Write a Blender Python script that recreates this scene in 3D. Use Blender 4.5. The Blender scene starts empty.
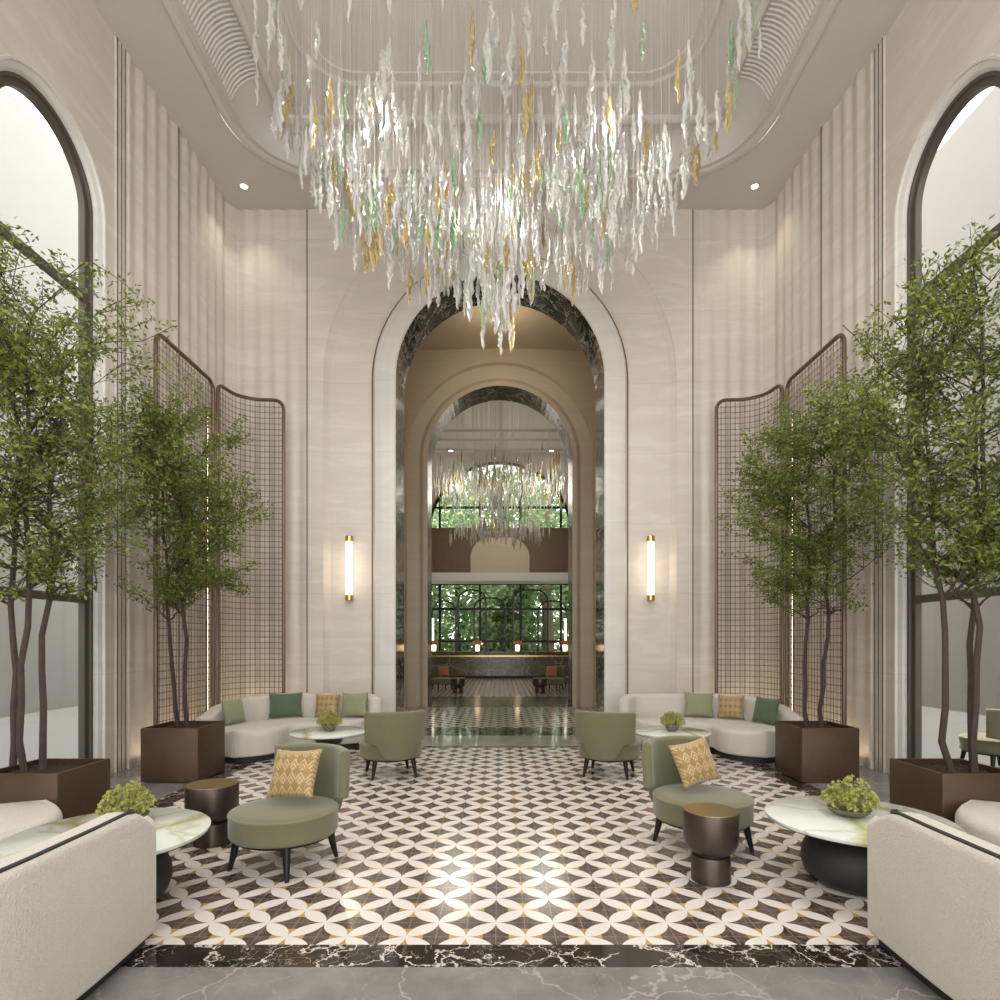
import bpy, math, random
from mathutils import Vector, Matrix, noise
random.seed(7)
PI = math.pi
S = bpy.context.scene
COL = S.collection
R = math.radians

# ------------------------------------------------------------------ mesh builder
class MB:
    def __init__(s): s.v = []; s.f = []; s.m = []
    def add(s, vs, fs, mi=0):
        b = len(s.v); s.v.extend(vs)
        for f in fs: s.f.append(tuple(b + i for i in f)); s.m.append(mi)
        return s
    def quad(s, a, b, c, d, mi=0): return s.add([a, b, c, d], [(0, 1, 2, 3)], mi)
    def box(s, x0, x1, y0, y1, z0, z1, mi=0):
        vs = [(x, y, z) for z in (z0, z1) for y in (y0, y1) for x in (x0, x1)]
        return s.add(vs, [(0, 2, 3, 1), (4, 5, 7, 6), (0, 1, 5, 4), (2, 6, 7, 3), (0, 4, 6, 2), (1, 3, 7, 5)], mi)
    def rbox(s, x0, x1, y0, y1, z0, z1, r=.01, mi=0):
        """box with rounded vertical and horizontal edges"""
        cx, cy = (x0 + x1) / 2, (y0 + y1) / 2
        def ring(ins, z):
            a, b = (x1 - x0) / 2 - ins, (y1 - y0) / 2 - ins; q = max(r - ins, r * .25); o = []
            for (sx, sy, t0) in ((1, 1, 0), (-1, 1, PI / 2), (-1, -1, PI), (1, -1, 1.5 * PI)):
                for k in range(4):
                    t = t0 + k / 3 * PI / 2
                    o.append((cx + sx * (a - q) + q * math.cos(t), cy + sy * (b - q) + q * math.sin(t), z))
            return o
        return s.loft([ring(r, z0), ring(r * .3, z0 + r * .3), ring(0, z0 + r), ring(0, z1 - r), ring(r * .3, z1 - r * .3), ring(r, z1)], True, True, mi)
    def loft(s, rings, cap0=False, cap1=False, mi=0, closed=True):
        n = len(rings[0]); vs = [p for r_ in rings for p in r_]; fs = []
        for i in range(len(rings) - 1):
            for j in range(n if closed else n - 1):
                k = (j + 1) % n
                fs.append((i * n + j, i * n + k, (i + 1) * n + k, (i + 1) * n + j))
        if cap0: fs.append(tuple(range(n - 1, -1, -1)))
        if cap1: fs.append(tuple((len(rings) - 1) * n + j for j in range(n)))
        return s.add(vs, fs, mi)
    def tube(s, pts, r, seg=6, closed=False, caps=True, mi=0):
        P = [Vector(p) for p in pts]; n = len(P)
        rr = r if isinstance(r, (list, tuple)) else [r] * n
        rings = []; up = None
        for i in range(n):
            if closed: t = P[(i + 1) % n] - P[i - 1]
            else: t = P[min(i + 1, n - 1)] - P[max(i - 1, 0)]
            if t.length < 1e-9: t = Vector((0, 0, 1))
            t.normalize()
            if up is None:
                up = Vector((0, 0, 1)) if abs(t.z) < .9 else Vector((1, 0, 0))
            a = (up - t * up.dot(t))
            if a.length < 1e-6: a = t.orthogonal()
            a.normalize(); b = t.cross(a); up = a
            rings.append([tuple(P[i] + (a * math.cos(2 * PI * k / seg) + b * math.sin(2 * PI * k / seg)) * rr[i]) for k in range(seg)])
        if closed: rings.append(rings[0]); caps = False
        return s.loft(rings, caps, caps, mi)
    def lathe(s, prof, c=(0, 0, 0), seg=32, mi=0):
        rings = [[(c[0] + r_ * math.cos(2 * PI * k / seg), c[1] + r_ * math.sin(2 * PI * k / seg), c[2] + z) for k in range(seg)] for r_, z in prof]
        return s.loft(rings, prof[0][0] > 1e-6, prof[-1][0] > 1e-6, mi)
    def build(s, name, mats, parent=None, off=(0, 0, 0), smooth=True, angle=40):
        me = bpy.data.meshes.new(name)
        o0 = Vector(off)
        me.from_pydata([(x - o0[0], y - o0[1], z - o0[2]) for x, y, z in s.v], [], s.f)
        if not isinstance(mats, (list, tuple)): mats = [mats]
        for m in mats: me.materials.append(m)
        if len(mats) > 1: me.polygons.foreach_set('material_index', s.m)
        me.validate()
        if smooth:
            me.polygons.foreach_set('use_smooth', [True] * len(me.polygons))
            if angle: me.set_sharp_from_angle(angle=R(angle))
        me.update()
        o = bpy.data.objects.new(name, me); COL.objects.link(o)
        if parent is not None: o.parent = parent
        return o

def tag(o, label=None, cat=None, group=None, kind=None):
    if label: o['label'] = label
    if cat: o['category'] = cat
    if group: o['group'] = group
    if kind: o['kind'] = kind
    return o
def thing(name, label, cat, loc=(0, 0, 0), rz=0, group=None):
    o = bpy.data.objects.new(name, None); COL.objects.link(o)
    o.empty_display_size = .1
    o.location = loc; o.rotation_euler = (0, 0, rz)
    return tag(o, label, cat, group)
def struct(o, label, cat): return tag(o, label, cat, None, 'structure')
def copy_tree(o, parent=None):
    c = o.copy(); COL.objects.link(c)
    if parent is not None: c.parent = parent
    for ch in list(o.children): copy_tree(ch, c)
    return c

def catmull(pts, n=10):
    P = [Vector(p) for p in pts]; P = [P[0] * 2 - P[1]] + P + [P[-1] * 2 - P[-2]]; out = []
    for i in range(1, len(P) - 2):
        for k in range(n):
            t = k / n
            out.append(.5 * ((2 * P[i]) + (P[i + 1] - P[i - 1]) * t + (2 * P[i - 1] - 5 * P[i] + 4 * P[i + 1] - P[i + 2]) * t * t + (3 * P[i] - P[i - 1] - 3 * P[i + 1] + P[i + 2]) * t ** 3))
    out.append(P[-2]); return out
def lerp_list(L, t):
    """piecewise-linear value over equally spaced list"""
    if callable(L): return L(t)
    if not isinstance(L, (list, tuple)): return L
    x = t * (len(L) - 1); i = min(int(x), len(L) - 2); f = x - i; f = f * f * (3 - 2 * f)
    return L[i] * (1 - f) + L[i + 1] * f
def sweep(mb, path, w, z0, z1, r=.04, lean=0, capk=8, capf=1.0, crown=0, top_lean=None):
    """upholstered body along a plan path: rounded section, bullnose ends. Returns top outer edge line."""
    P = [Vector((p[0], p[1], 0)) for p in path]; n = len(P)
    st = []
    def frame(i):
        t = (P[min(i + 1, n - 1)] - P[max(i - 1, 0)]).normalized()
        return t, Vector((-t.y, t.x, 0))
    for j in range(capk):
        a = PI / 2 * (1 - j / capk); t, nn = frame(0); W = lerp_list(w, 0)
        st.append((P[0] - t * (W / 2 * capf * math.sin(a)), nn, max(.03, math.cos(a)), 0))
    for i in range(n): t, nn = frame(i); st.append((P[i], nn, 1, i / (n - 1)))
    for j in range(1, capk + 1):
        a = PI / 2 * j / capk; t, nn = frame(n - 1); W = lerp_list(w, 1)
        st.append((P[-1] + t * (W / 2 * capf * math.sin(a)), nn, max(.03, math.cos(a)), 1))
    rings = []
    for c, nn, s_, t in st:
        W = lerp_list(w, t) / 2 * s_; a0 = lerp_list(z0, t); a1 = lerp_list(z1, t)
        rr = min(r, W * .95, (a1 - a0) * .48); ring = []
        for (sx, zc, t0) in ((1, a1 - r, 0), (-1, a1 - r, PI / 2), (-1, a0 + r * .6, PI), (1, a0 + r * .6, 1.5 * PI)):
            rz = r if zc > (a0 + a1) / 2 else r * .6
            for k in range(6):
                th = t0 + k / 5 * PI / 2
                d = sx * (W - rr) + rr * math.cos(th); z = zc + rz * math.sin(th)
                if crown and z > a1 - r: z += crown * (1 - (d / max(W, .01)) ** 2)
                q = c + nn * (d + lean * (z - a0)); ring.append((q.x, q.y, z))
        rings.append(ring)
    mb.loft(rings, True, True)
    return st

# ------------------------------------------------------------------ materials
class NT:
    def __init__(s, name):
        s.mat = bpy.data.materials.new(name); s.mat.use_nodes = True
        s.t = s.mat.node_tree; s.n = s.t.nodes; s.n.clear()
        s.out = s.n.new('ShaderNodeOutputMaterial')
    def node(s, typ, **kw):
        n = s.n.new(typ)
        for k, v in kw.items(): setattr(n, k, v)
        return n
    def link(s, a, b): s.t.links.new(a, b)
    def put(s, sock, v):
        if hasattr(v, 'is_output') or isinstance(v, bpy.types.NodeSocket): s.link(v, sock)
        elif isinstance(v, (tuple, list)) and len(v) == 3 and sock.type == 'RGBA': sock.default_value = (*v, 1)
        else: sock.default_value = v
    def M(s, op, a, b=0.0, c=0.0):
        n = s.node('ShaderNodeMath', operation=op)
        for i, v in enumerate((a, b, c)): s.put(n.inputs[i], v)
        return n.outputs[0]
    def mix(s, f, a, b):
        n = s.node('ShaderNodeMix', data_type='RGBA')
        s.put(n.inputs[0], f); s.put(n.inputs[6], a); s.put(n.inputs[7], b)
        return n.outputs[2]
    def ramp(s, v, stops):
        n = s.node('ShaderNodeValToRGB'); el = n.color_ramp.elements
        while len(el) < len(stops): el.new(.5)
        for e, (p, c) in zip(el, stops): e.position = p; e.color = (*c, 1) if len(c) == 3 else c
        s.put(n.inputs[0], v); return n.outputs[0]
    def pos(s): return s.node('ShaderNodeNewGeometry').outputs['Position']
    def obj(s): return s.node('ShaderNodeTexCoord').outputs['Object']
    def mapping(s, v, scale=(1, 1, 1), rot=(0, 0, 0)):
        n = s.node('ShaderNodeMapping'); s.put(n.inputs[0], v); n.inputs['Scale'].default_value = scale; n.inputs['Rotation'].default_value = rot
        return n.outputs[0]
    def noise(s, v, scale=5, detail=4, rough=.55, dist=0, out=0):
        n = s.node('ShaderNodeTexNoise'); s.put(n.inputs['Vector'], v)
        n.inputs['Scale'].default_value = scale; n.inputs['Detail'].default_value = detail
        n.inputs['Roughness'].default_value = rough; n.inputs['Distortion'].default_value = dist
        return n.outputs[out]
    def vor(s, v, scale, feature='F1', out=0):
        n = s.node('ShaderNodeTexVoronoi', feature=feature); s.put(n.inputs['Vector'], v); n.inputs['Scale'].default_value = scale
        return n.outputs[out]
    def bump(s, h, strength=.2, dist=.01):
        n = s.node('ShaderNodeBump'); s.put(n.inputs['Height'], h); n.inputs['Strength'].default_value = strength; n.inputs['Distance'].default_value = dist
        return n.outputs[0]
    def bsdf(s, col, rough=.5, metal=0, normal=None, **kw):
        b = s.node('ShaderNodeBsdfPrincipled')
        s.put(b.inputs['Base Color'], col); s.put(b.inputs['Roughness'], rough); s.put(b.inputs['Metallic'], metal)
        if normal is not None: s.link(normal, b.inputs['Normal'])
        for k, v in kw.items(): s.put(b.inputs[k], v)
        s.link(b.outputs[0], s.out.inputs[0]); return b
def simple(name, col, rough=.5, metal=0, var=.12, scale=6, **kw):
    t = NT(name); n = t.noise(t.obj(), scale)
    c = t.mix(n, tuple(x * (1 - var) for x in col), tuple(min(1, x * (1 + var)) for x in col))
    t.bsdf(c, rough, metal, **kw); return t.mat

def m_wall(name, a, b, rough=.45):
    t = NT(name); p = t.pos()
    g = t.noise(t.mapping(p, (.55, .55, 2.6)), 1.5, 7, .68, .9)
    f = t.noise(t.mapping(p, (2.2, 2.2, 16)), 3, 4, .6)
    v = t.noise(t.mapping(p, (.4, .4, .5)), 1.3, 5, .6)
    c = t.ramp(g, [(.28, tuple(x * .92 for x in a)), (.5, a), (.74, b)])
    c = t.mix(t.M('MULTIPLY', t.M('GREATER_THAN', f, .66), .14), c, tuple(x * .74 for x in a))
    c = t.mix(t.M('MULTIPLY', v, .5), c, b)
    # slab joints: 1.25 m high courses
    sx = t.node('ShaderNodeSeparateXYZ'); t.link(p, sx.inputs[0])
    j = t.M('LESS_THAN', t.M('FRACT', t.M('DIVIDE', sx.outputs[2], 1.25)), .006)
    c = t.mix(t.M('MULTIPLY', j, .35), c, tuple(x * .55 for x in a))
    t.bsdf(c, rough); return t.mat
def m_marble(name, base, vein, scale=2.0, width=.035, rough=.1, cloud=None, vf=1.0):
    t = NT(name); p = t.pos()
    d = t.node('ShaderNodeVectorMath', operation='MULTIPLY_ADD')
    nz = t.noise(p, scale * 1.3, 5, .6, 0, 1)
    t.link(nz, d.inputs[0]); d.inputs[1].default_value = (.55, .55, .55); t.link(p, d.inputs[2])
    e = t.vor(d.outputs[0], scale, 'DISTANCE_TO_EDGE')
    e2 = t.vor(d.outputs[0], scale * 2.7, 'DISTANCE_TO_EDGE')
    msk = t.noise(p, scale * .8, 3)
    l1 = t.M('MULTIPLY', t.M('SUBTRACT', 1.0, t.M('MINIMUM', t.M('DIVIDE', e, width), 1.0)), t.M('MULTIPLY', t.M('GREATER_THAN', msk, .34), vf))
    l2 = t.M('MULTIPLY', t.M('SUBTRACT', 1.0, t.M('MINIMUM', t.M('DIVIDE', e2, width * .8), 1.0)), t.M('MULTIPLY', t.M('GREATER_THAN', msk, .44), .5 * vf))
    cl = t.noise(p, scale * 1.7, 6, .65)
    c = t.mix(t.ramp(cl, [(.35, (0, 0, 0)), (.7, (1, 1, 1))]), base, cloud or tuple(x * 1.8 for x in base))
    c = t.mix(t.M('MAXIMUM', l1, l2), c, vein)
    t.bsdf(c, rough); return t.mat
def m_floor_pattern():
    t = NT('petal_inlay_marble'); p = t.pos(); sx = t.node('ShaderNodeSeparateXYZ'); t.link(p, sx.inputs[0])
    d = .3335; x = t.M('ADD', sx.outputs[0], .024); y = t.M('SUBTRACT', sx.outputs[1], 3.322)
    u = t.M('ADD', t.M('DIVIDE', t.M('ADD', x, y), d), .5); v = t.M('ADD', t.M('DIVIDE', t.M('SUBTRACT', y, x), d), .5)
    iu, iv = t.M('FLOOR', u), t.M('FLOOR', v)
    fu = t.M('SUBTRACT', t.M('SUBTRACT', u, iu), .5); fv = t.M('SUBTRACT', t.M('SUBTRACT', v, iv), .5)
    au, av = t.M('ABSOLUTE', fu), t.M('ABSOLUTE', fv)
    a, b = t.M('MAXIMUM', au, av), t.M('MINIMUM', au, av)
    k = t.M('SUBTRACT', 1.0, a)
    dist = t.M('SQRT', t.M('ADD', t.M('MULTIPLY', k, k), t.M('MULTIPLY', b, b)))
    ast = t.M('GREATER_THAN', dist, .7071)
    par = t.M('FLOORED_MODULO', t.M('ADD', iu, iv), 2.0)
    s = t.M('GREATER_THAN', t.M('MULTIPLY', fu, fv), 0.0)
    gdir = t.M('SUBTRACT', 1.0, t.M('ABSOLUTE', t.M('SUBTRACT', par, s)))
    tip = t.M('GREATER_THAN', t.M('ADD', a, b), .44)
    gold = t.M('MULTIPLY', gdir, tip)
    ln = t.M('MINIMUM', t.M('ABSOLUTE', t.M('ADD', fu, fv)), t.M('ABSOLUTE', t.M('SUBTRACT', fu, fv)))
    line = t.M('LESS_THAN', ln, .018)
    cv = t.node('ShaderNodeCombineXYZ'); t.link(iu, cv.inputs[0]); t.link(iv, cv.inputs[1])
    wn = t.node('ShaderNodeTexWhiteNoise', noise_dimensions='3D'); t.link(cv.outputs[0], wn.inputs['Vector'])
    nz = t.noise(p, 22, 5, .7, .5)
    dark = t.mix(t.ramp(nz, [(.38, (0, 0, 0)), (.66, (1, 1, 1))]), (.045, .03, .026), (.16, .12, .10))
    dark = t.mix(t.M('MULTIPLY', wn.outputs[0], .5), dark, (.13, .10, .08))
    dark = t.mix(t.M('MULTIPLY', line, .5), dark, (.33, .28, .24))
    g = t.mix(t.noise(p, 40, 3), (.42, .24, .06), (.60, .42, .16))
    dark = t.mix(t.M('MULTIPLY', gold, t.M('ADD', .6, t.M('MULTIPLY', wn.outputs[0], .4))), dark, g)
    wh = t.mix(t.noise(p, 9, 5, .6), (.69, .635, .60), (.81, .765, .73))
    t.bsdf(t.mix(ast, wh, dark), t.mix(t.noise(p, 2, 2), (.10, .10, .10), (.17, .17, .17)), 0)
    return t.mat
def m_boucle():
    t = NT('cream_boucle'); p = t.obj()
    h = t.vor(p, 110)
    n = t.noise(p, 7, 3)
    c = t.mix(n, (.64, .595, .53), (.72, .675, .61))
    c = t.mix(t.M('MULTIPLY', h, .28), c, (.34, .305, .26))
    t.bsdf(c, .9, 0, t.bump(h, .7, .005), **{'Sheen Weight': .25}); return t.mat
def m_fabric(name, col, scale=220):
    t = NT(name); p = t.obj()
    w = t.node('ShaderNodeTexWave'); t.put(w.inputs[0], p); w.inputs['Scale'].default_value = scale / 4
    n = t.noise(p, scale, 2)
    c = t.mix(t.noise(p, 5, 3), tuple(x * .88 for x in col), tuple(x * 1.12 for x in col))
    c = t.mix(t.M('MULTIPLY', n, .3), c, tuple(x * .6 for x in col))
    t.bsdf(c, .8, 0, t.bump(n, .25, .003), **{'Sheen Weight': .3}); return t.mat
def m_gold_cushion():
    t = NT('gold_leaf_weave'); p = t.obj(); sx = t.node('ShaderNodeSeparateXYZ'); t.link(p, sx.inputs[0])
    # rows of upright leaf shapes
    cx = t.M('SUBTRACT', t.M('FRACT', t.M('MULTIPLY', sx.outputs[0], 14.0)), .5)
    cy = t.M('FRACT', t.M('MULTIPLY', sx.outputs[1], 10.0))
    prof = t.M('MULTIPLY', .48, t.M('SINE', t.M('MULTIPLY', cy, PI)))
    leaf = t.M('LESS_THAN', t.M('ABSOLUTE', cx), prof)
    ribs = t.M('GREATER_THAN', t.M('FRACT', t.M('ADD', t.M('MULTIPLY', cy, 3.0), t.M('MULTIPLY', t.M('ABSOLUTE', cx), 3.0))), .5)
    nz = t.noise(p, 12, 3)
    gold = t.mix(nz, (.19, .11, .03), (.35, .215, .065))
    c = t.mix(t.M('MULTIPLY', leaf, t.M('ADD', .08, t.M('MULTIPLY', ribs, .38))), gold, (.66, .54, .34))
    t.bsdf(c, .5, 0, t.bump(leaf, .25, .004), **{'Sheen Weight': .3}); return t.mat
def m_leaf(name, a, b, c3, trans=.35):
    t = NT(name); g = t.node('ShaderNodeNewGeometry')
    col = t.ramp(g.outputs['Random Per Island'], [(0, a), (.55, b), (1, c3)])
    d = t.node('ShaderNodeBsdfPrincipled'); t.link(col, d.inputs['Base Color']); d.inputs['Roughness'].default_value = .45
    tr = t.node('ShaderNodeBsdfTranslucent'); t.link(col, tr.inputs[0])
    mx = t.node('ShaderNodeMixShader'); mx.inputs[0].default_value = trans
    t.link(d.outputs[0], mx.inputs[1]); t.link(tr.outputs[0], mx.inputs[2]); t.link(mx.outputs[0], t.out.inputs[0]); return t.mat
def m_emit(name, col, st):
    t = NT(name); e = t.node('ShaderNodeEmission'); t.put(e.inputs[0], col); e.inputs[1].default_value = st
    t.link(e.outputs[0], t.out.inputs[0]); return t.mat
def m_pane():
    t = NT('clear_pane_glass')
    tr = t.node('ShaderNodeBsdfTransparent'); tr.inputs[0].default_value = (.97, .97, .965, 1)
    gl = t.node('ShaderNodeBsdfGlossy'); gl.inputs['Roughness'].default_value = .03
    lw = t.node('ShaderNodeLayerWeight'); lw.inputs[0].default_value = .5
    fr = t.M('ADD', .04, t.M('MULTIPLY', .9, t.M('POWER', lw.outputs['Facing'], 5.0)))
    mx = t.node('ShaderNodeMixShader'); t.link(fr, mx.inputs[0]); t.link(tr.outputs[0], mx.inputs[1]); t.link(gl.outputs[0], mx.inputs[2])
    t.link(mx.outputs[0], t.out.inputs[0]); return t.mat
def m_crystal(name, col, diff):
    t = NT(name)
    gl = t.node('ShaderNodeBsdfGlass'); t.put(gl.inputs[0], tuple(x ** .6 for x in col)); gl.inputs['Roughness'].default_value = .12; gl.inputs['IOR'].default_value = 1.4
    tl = t.node('ShaderNodeBsdfTranslucent'); t.put(tl.inputs[0], col)
    df = t.node('ShaderNodeBsdfDiffuse'); t.put(df.inputs[0], col)
    m1 = t.node('ShaderNodeMixShader'); m1.inputs[0].default_value = .5; t.link(tl.outputs[0], m1.inputs[1]); t.link(df.outputs[0], m1.inputs[2])
    m2 = t.node('ShaderNodeMixShader'); m2.inputs[0].default_value = diff; t.link(gl.outputs[0], m2.inputs[1]); t.link(m1.outputs[0], m2.inputs[2])
    t.link(m2.outputs[0], t.out.inputs[0]); return t.mat

W_A, W_B = (.56, .505, .445), (.67, .625, .575)
M = dict(
    wall=m_wall('beige_travertine', W_A, W_B), casing=m_wall('pale_limestone', (.56, .535, .50), (.65, .625, .59)),
    tan=m_wall('tan_stone', (.50, .42, .30), (.57, .485, .36)),
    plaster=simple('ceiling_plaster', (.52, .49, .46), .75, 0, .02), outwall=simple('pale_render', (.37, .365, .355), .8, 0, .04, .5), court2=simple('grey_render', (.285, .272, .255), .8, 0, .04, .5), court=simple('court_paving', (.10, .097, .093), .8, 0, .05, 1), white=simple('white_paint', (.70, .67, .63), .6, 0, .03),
    black=m_marble('black_marble', (.016, .013, .011), (.66, .61, .56), 3.0, .028, .09, (.045, .033, .026), 1.25),
    brownmarble=m_marble('brown_marble', (.04, .028, .02), (.5, .4, .3), 2.2, .03, .22, (.11, .075, .05)),
    grey=m_marble('grey_marble', (.17, .16, .152), (.44, .41, .385), 1.3, .012, .12, (.29, .277, .265), .7),
    pale=m_marble('pale_grey_marble', (.33, .32, .28), (.55, .52, .47), 1.5, .015, .06, (.42, .40, .36), .5),
    pattern=m_floor_pattern(), boucle=m_boucle(),
    olive=m_fabric('olive_velvet', (.148, .142, .074)), olive2=m_fabric('light_olive_cloth', (.27, .285, .17)),
    green=m_fabric('deep_green_cloth', (.082, .128, .075)), gold_cushion=m_gold_cushion(), rust=m_fabric('rust_cloth', (.40, .17, .08)),
    darkmetal=simple('black_metal', (.018, .017, .016), .4, .6), piping=simple('black_piping', (.02, .019, .018), .5),
    bronze=simple('bronze_metal', (.15, .105, .075), .42, .7), drum=simple('dark_bronze_drum', (.075, .058, .046), .38, .7, .3, 9),
    latticewire=simple('lattice_wire', (.20, .155, .115), .4, .7), brass=simple('brushed_brass', (.62, .43, .18), .3, 1.0), brasstop=simple('aged_brass_top', (.36, .28, .13), .35, .9),
    planter=simple('brown_patina_metal', (.078, .045, .026), .42, .35, .45, 4), soil=simple('bark_mulch', (.035, .02, .013), .95, 0, .6, 40),
    frame=simple('dark_window_frame', (.105, .088, .073), .45, .4), groove=simple('dark_joint', (.10, .085, .07), .6),
    bark=simple('tree_bark', (.06, .042, .035), .9, 0, .4, 14),
    table=m_marble('green_white_marble', (.66, .69, .63), (.40, .38, .12), .75, .06, .12, (.84, .85, .82), .9),
    blackbase=simple('matt_black_base', (.022, .021, .02), .55), bowl=simple('grey_stone_bowl', (.16, .145, .12), .6, 0, .25, 20),
    litbark=simple('lit_beige_bark', (.30, .23, .17), .9, 0, .3, 6),  # beige bark with the light on the trunk put into its colour
    leaf=m_leaf('tree_leaf', (.08, .108, .017), (.165, .205, .035), (.29, .335, .072)),
    leafout=m_leaf('garden_leaf', (.09, .16, .06), (.19, .31, .12), (.38, .48, .26), .5),
    succ=m_leaf('succulent_leaf', (.33, .35, .08), (.52, .53, .17), (.70, .69, .34), .25),
    wood=simple('brown_wood_panel', (.13, .078, .046), .4, 0, .25, 3), lampglow=m_emit('sconce_glow', (1, .86, .64), 1.5),
    stripglow=m_emit('strip_glow', (1, .78, .48), 5), dlglow=m_emit('downlight_glow', (1, .93, .82), 8), pane=m_pane(), wire=simple('fine_wire', (.62, .58, .53), .4, .2),
    copper=simple('copper_shade', (.55, .2, .1), .35, .8), deskglow=m_emit('desk_lamp_glow', (1, .75, .45), 2.5),
    c_clear=m_crystal('clear_glass', (.97, .96, .93), .5), c_amber=m_crystal('amber_glass', (.90, .74, .38), .45), c_green=m_crystal('green_glass', (.62, .84, .58), .45),
    lawn=simple('garden_ground', (.12, .17, .07), .95, 0, .4, 2), counter=m_marble('olive_counter_marble', (.07, .06, .04), (.3, .26, .16), 1.5, .03, .2, (.15, .13, .08)),
)

# ------------------------------------------------------------------ setting
H = 9.29; EYE = 1.65; F = 595.
SP = 6.31; AR = 1.835       # arch spring height and radius
def columns(mb, ss, z0, z1, fn, opening=None, mi=0):
    """wall made of columns along s; opening(s) -> height of the opening's top, or None"""
    for a, b in zip(ss, ss[1:]):
        m = (a + b) / 2
        if opening and opening(m) is not None:
            za, zb = opening(a), opening(b)
            za = opening(m) if za is None else za; zb = opening(m) if zb is None else zb
            if min(za, zb) >= z1: continue
            za, zb = min(za, z1), min(zb, z1)
        else: za = zb = z0
        A, B = fn(a), fn(b)
        mb.quad((A[0], A[1], za), (B[0], B[1], zb), (B[0], B[1], z1), (A[0], A[1], z1), mi)
def arch_fn(c, r, sp):
    def f(s):
        d = abs(s - c)
        return None if d > r + 1e-6 else sp + math.sqrt(max(0, r * r - d * d))
    return f
def arch_samples(c, r, n=40): return [c - r * math.cos(PI * k / n) for k in range(n + 1)]
def arch_line(c, r, sp, z0=0, n=40):
    return [(c - r, z0)] + [(c - r * math.cos(PI * k / n), sp + r * math.sin(PI * k / n)) for k in range(n + 1)] + [(c + r, z0)]
def arch_strip(mb, lines):
    """lines: list of lists of 3D points"""
    for A, B in zip(lines, lines[1:]):
        for i in range(len(A) - 1): mb.quad(A[i], A[i + 1], B[i + 1], B[i])

def flute(s, w=.268, d=.03): return d * math.sin(PI * s / w) ** 2

# floor
def slab(name, x0, x1, y0, y1, z, mat, label):
    o = MB().box(x0, x1, y0, y1, z - .02, z).build(name, mat, smooth=False); struct(o, label, 'floor'); return o
slab('floor', -5.2, 5.2, -4, 30, 0, M['grey'], 'grey marble floor around the patterned inlay')
slab('floor_border', -3.58, 3.58, 3.02, 9.5, .002, M['black'], 'black veined marble border framing the patterned floor')
slab('floor_inlay', -3.335, 3.335, 3.24, 9.26, .004, M['pattern'], 'petal pattern marble inlay floor of the seating hall')
slab('floor_strip', -3.58, 3.58, 9.42, 10.48, .004, M['pale'], 'pale polished marble strip before the big arch')
slab('floor_threshold', -1.83, 1.83, 10.5, 11.45, .004, M['black'], 'black marble threshold under the big arch')
slab('floor_passage', -4, 4, 11.5, 15.05, .003, M['pattern'], 'petal pattern floor of the passage between the arches')
slab('floor_threshold', -1.83, 1.83, 15.12, 17.9, .004, M['brownmarble'], 'dark brown marble threshold under the inner arch')
slab('floor_lobby', -5, 5, 18.1, 29, .003, M['pattern'], 'petal pattern floor of the far reception lobby')

# side walls
WC, WR, WSP = 6.46, .76, 6.80
def side_wall(sg, nm):
    def fn(y):
        if y < 7.50: x = 4.86
        elif y < 7.72: x = 4.835
        elif y > 10.32: x = 4.74 - (y - 10.32) * .5
        else: x = 4.81 - min(1, (y - 7.72) / 2.0) * .07 + flute(y - 7.74)
        return (sg * x, y)
    CS = (.66, 3.56, WC)  # the two nearer windows are unseen, added to let in side daylight
    def opening(y):
        for c in CS:
            v = arch_fn(c, WR + .12, WSP)(y)
            if v is not None: return v
    ss = [-4]
    for c in CS: ss += [c - WR - .12] + arch_samples(c, WR + .12, 30)[1:-1] + [c + WR + .12]
    ss += [7.499, 7.501, 7.719, 7.721] + [7.74 + .268 * k / 8 for k in range(0, 78)]
    ss = [s for s in ss if s < 10.5] + [10.52]
    mb = MB(); columns(mb, ss, 0, H + .05, fn, opening)
    struct(mb.build('wall_' + nm, M['wall'], angle=50), 'beige stone %s wall with arched windows' % nm, 'wall')
    for q, c in enumerate(CS[::-1]):
        mb = MB()
        arch_strip(mb, [[(sg * x, y, z) for y, z in arch_line(c, WR + o, WSP)] for o, x in ((.12, 4.86), (.105, 4.845), (.085, 4.85), (.075, 4.875), (.03, 4.90), (.012, 4.93), (0, 5.06))])
        struct(mb.build('trim_%d' % ((1 if sg < 0 else 2) + (20 * (q + 1) if q else 0)), M['casing'], angle=70), 'pale rounded stone reveal around the %s arched window, %s from the back wall' % (nm, ('first', 'second (unseen, added for daylight)', 'third (unseen, added for daylight)')[q]), 'trim')
    for i, (y, w_) in enumerate(((7.52, .012), (7.60, .010), (7.67, .010), (8.84, .014))):
        x = 4.86 if y < 7.5 else (4.835 if y < 7.72 else 4.772)
        mb = MB().box(*sorted((sg * (x - .006), sg * (x + .02))), y - w_ / 2, y + w_ / 2, 0, H)
        struct(mb.build('trim_%d' % (3 + i + (4 if sg > 0 else 0)), M['groove'], smooth=False), 'thin dark vertical joint in the %s wall' % nm, 'trim')
    for q, c in enumerate(CS[::-1]): side_window(sg, nm, c, q)
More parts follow.
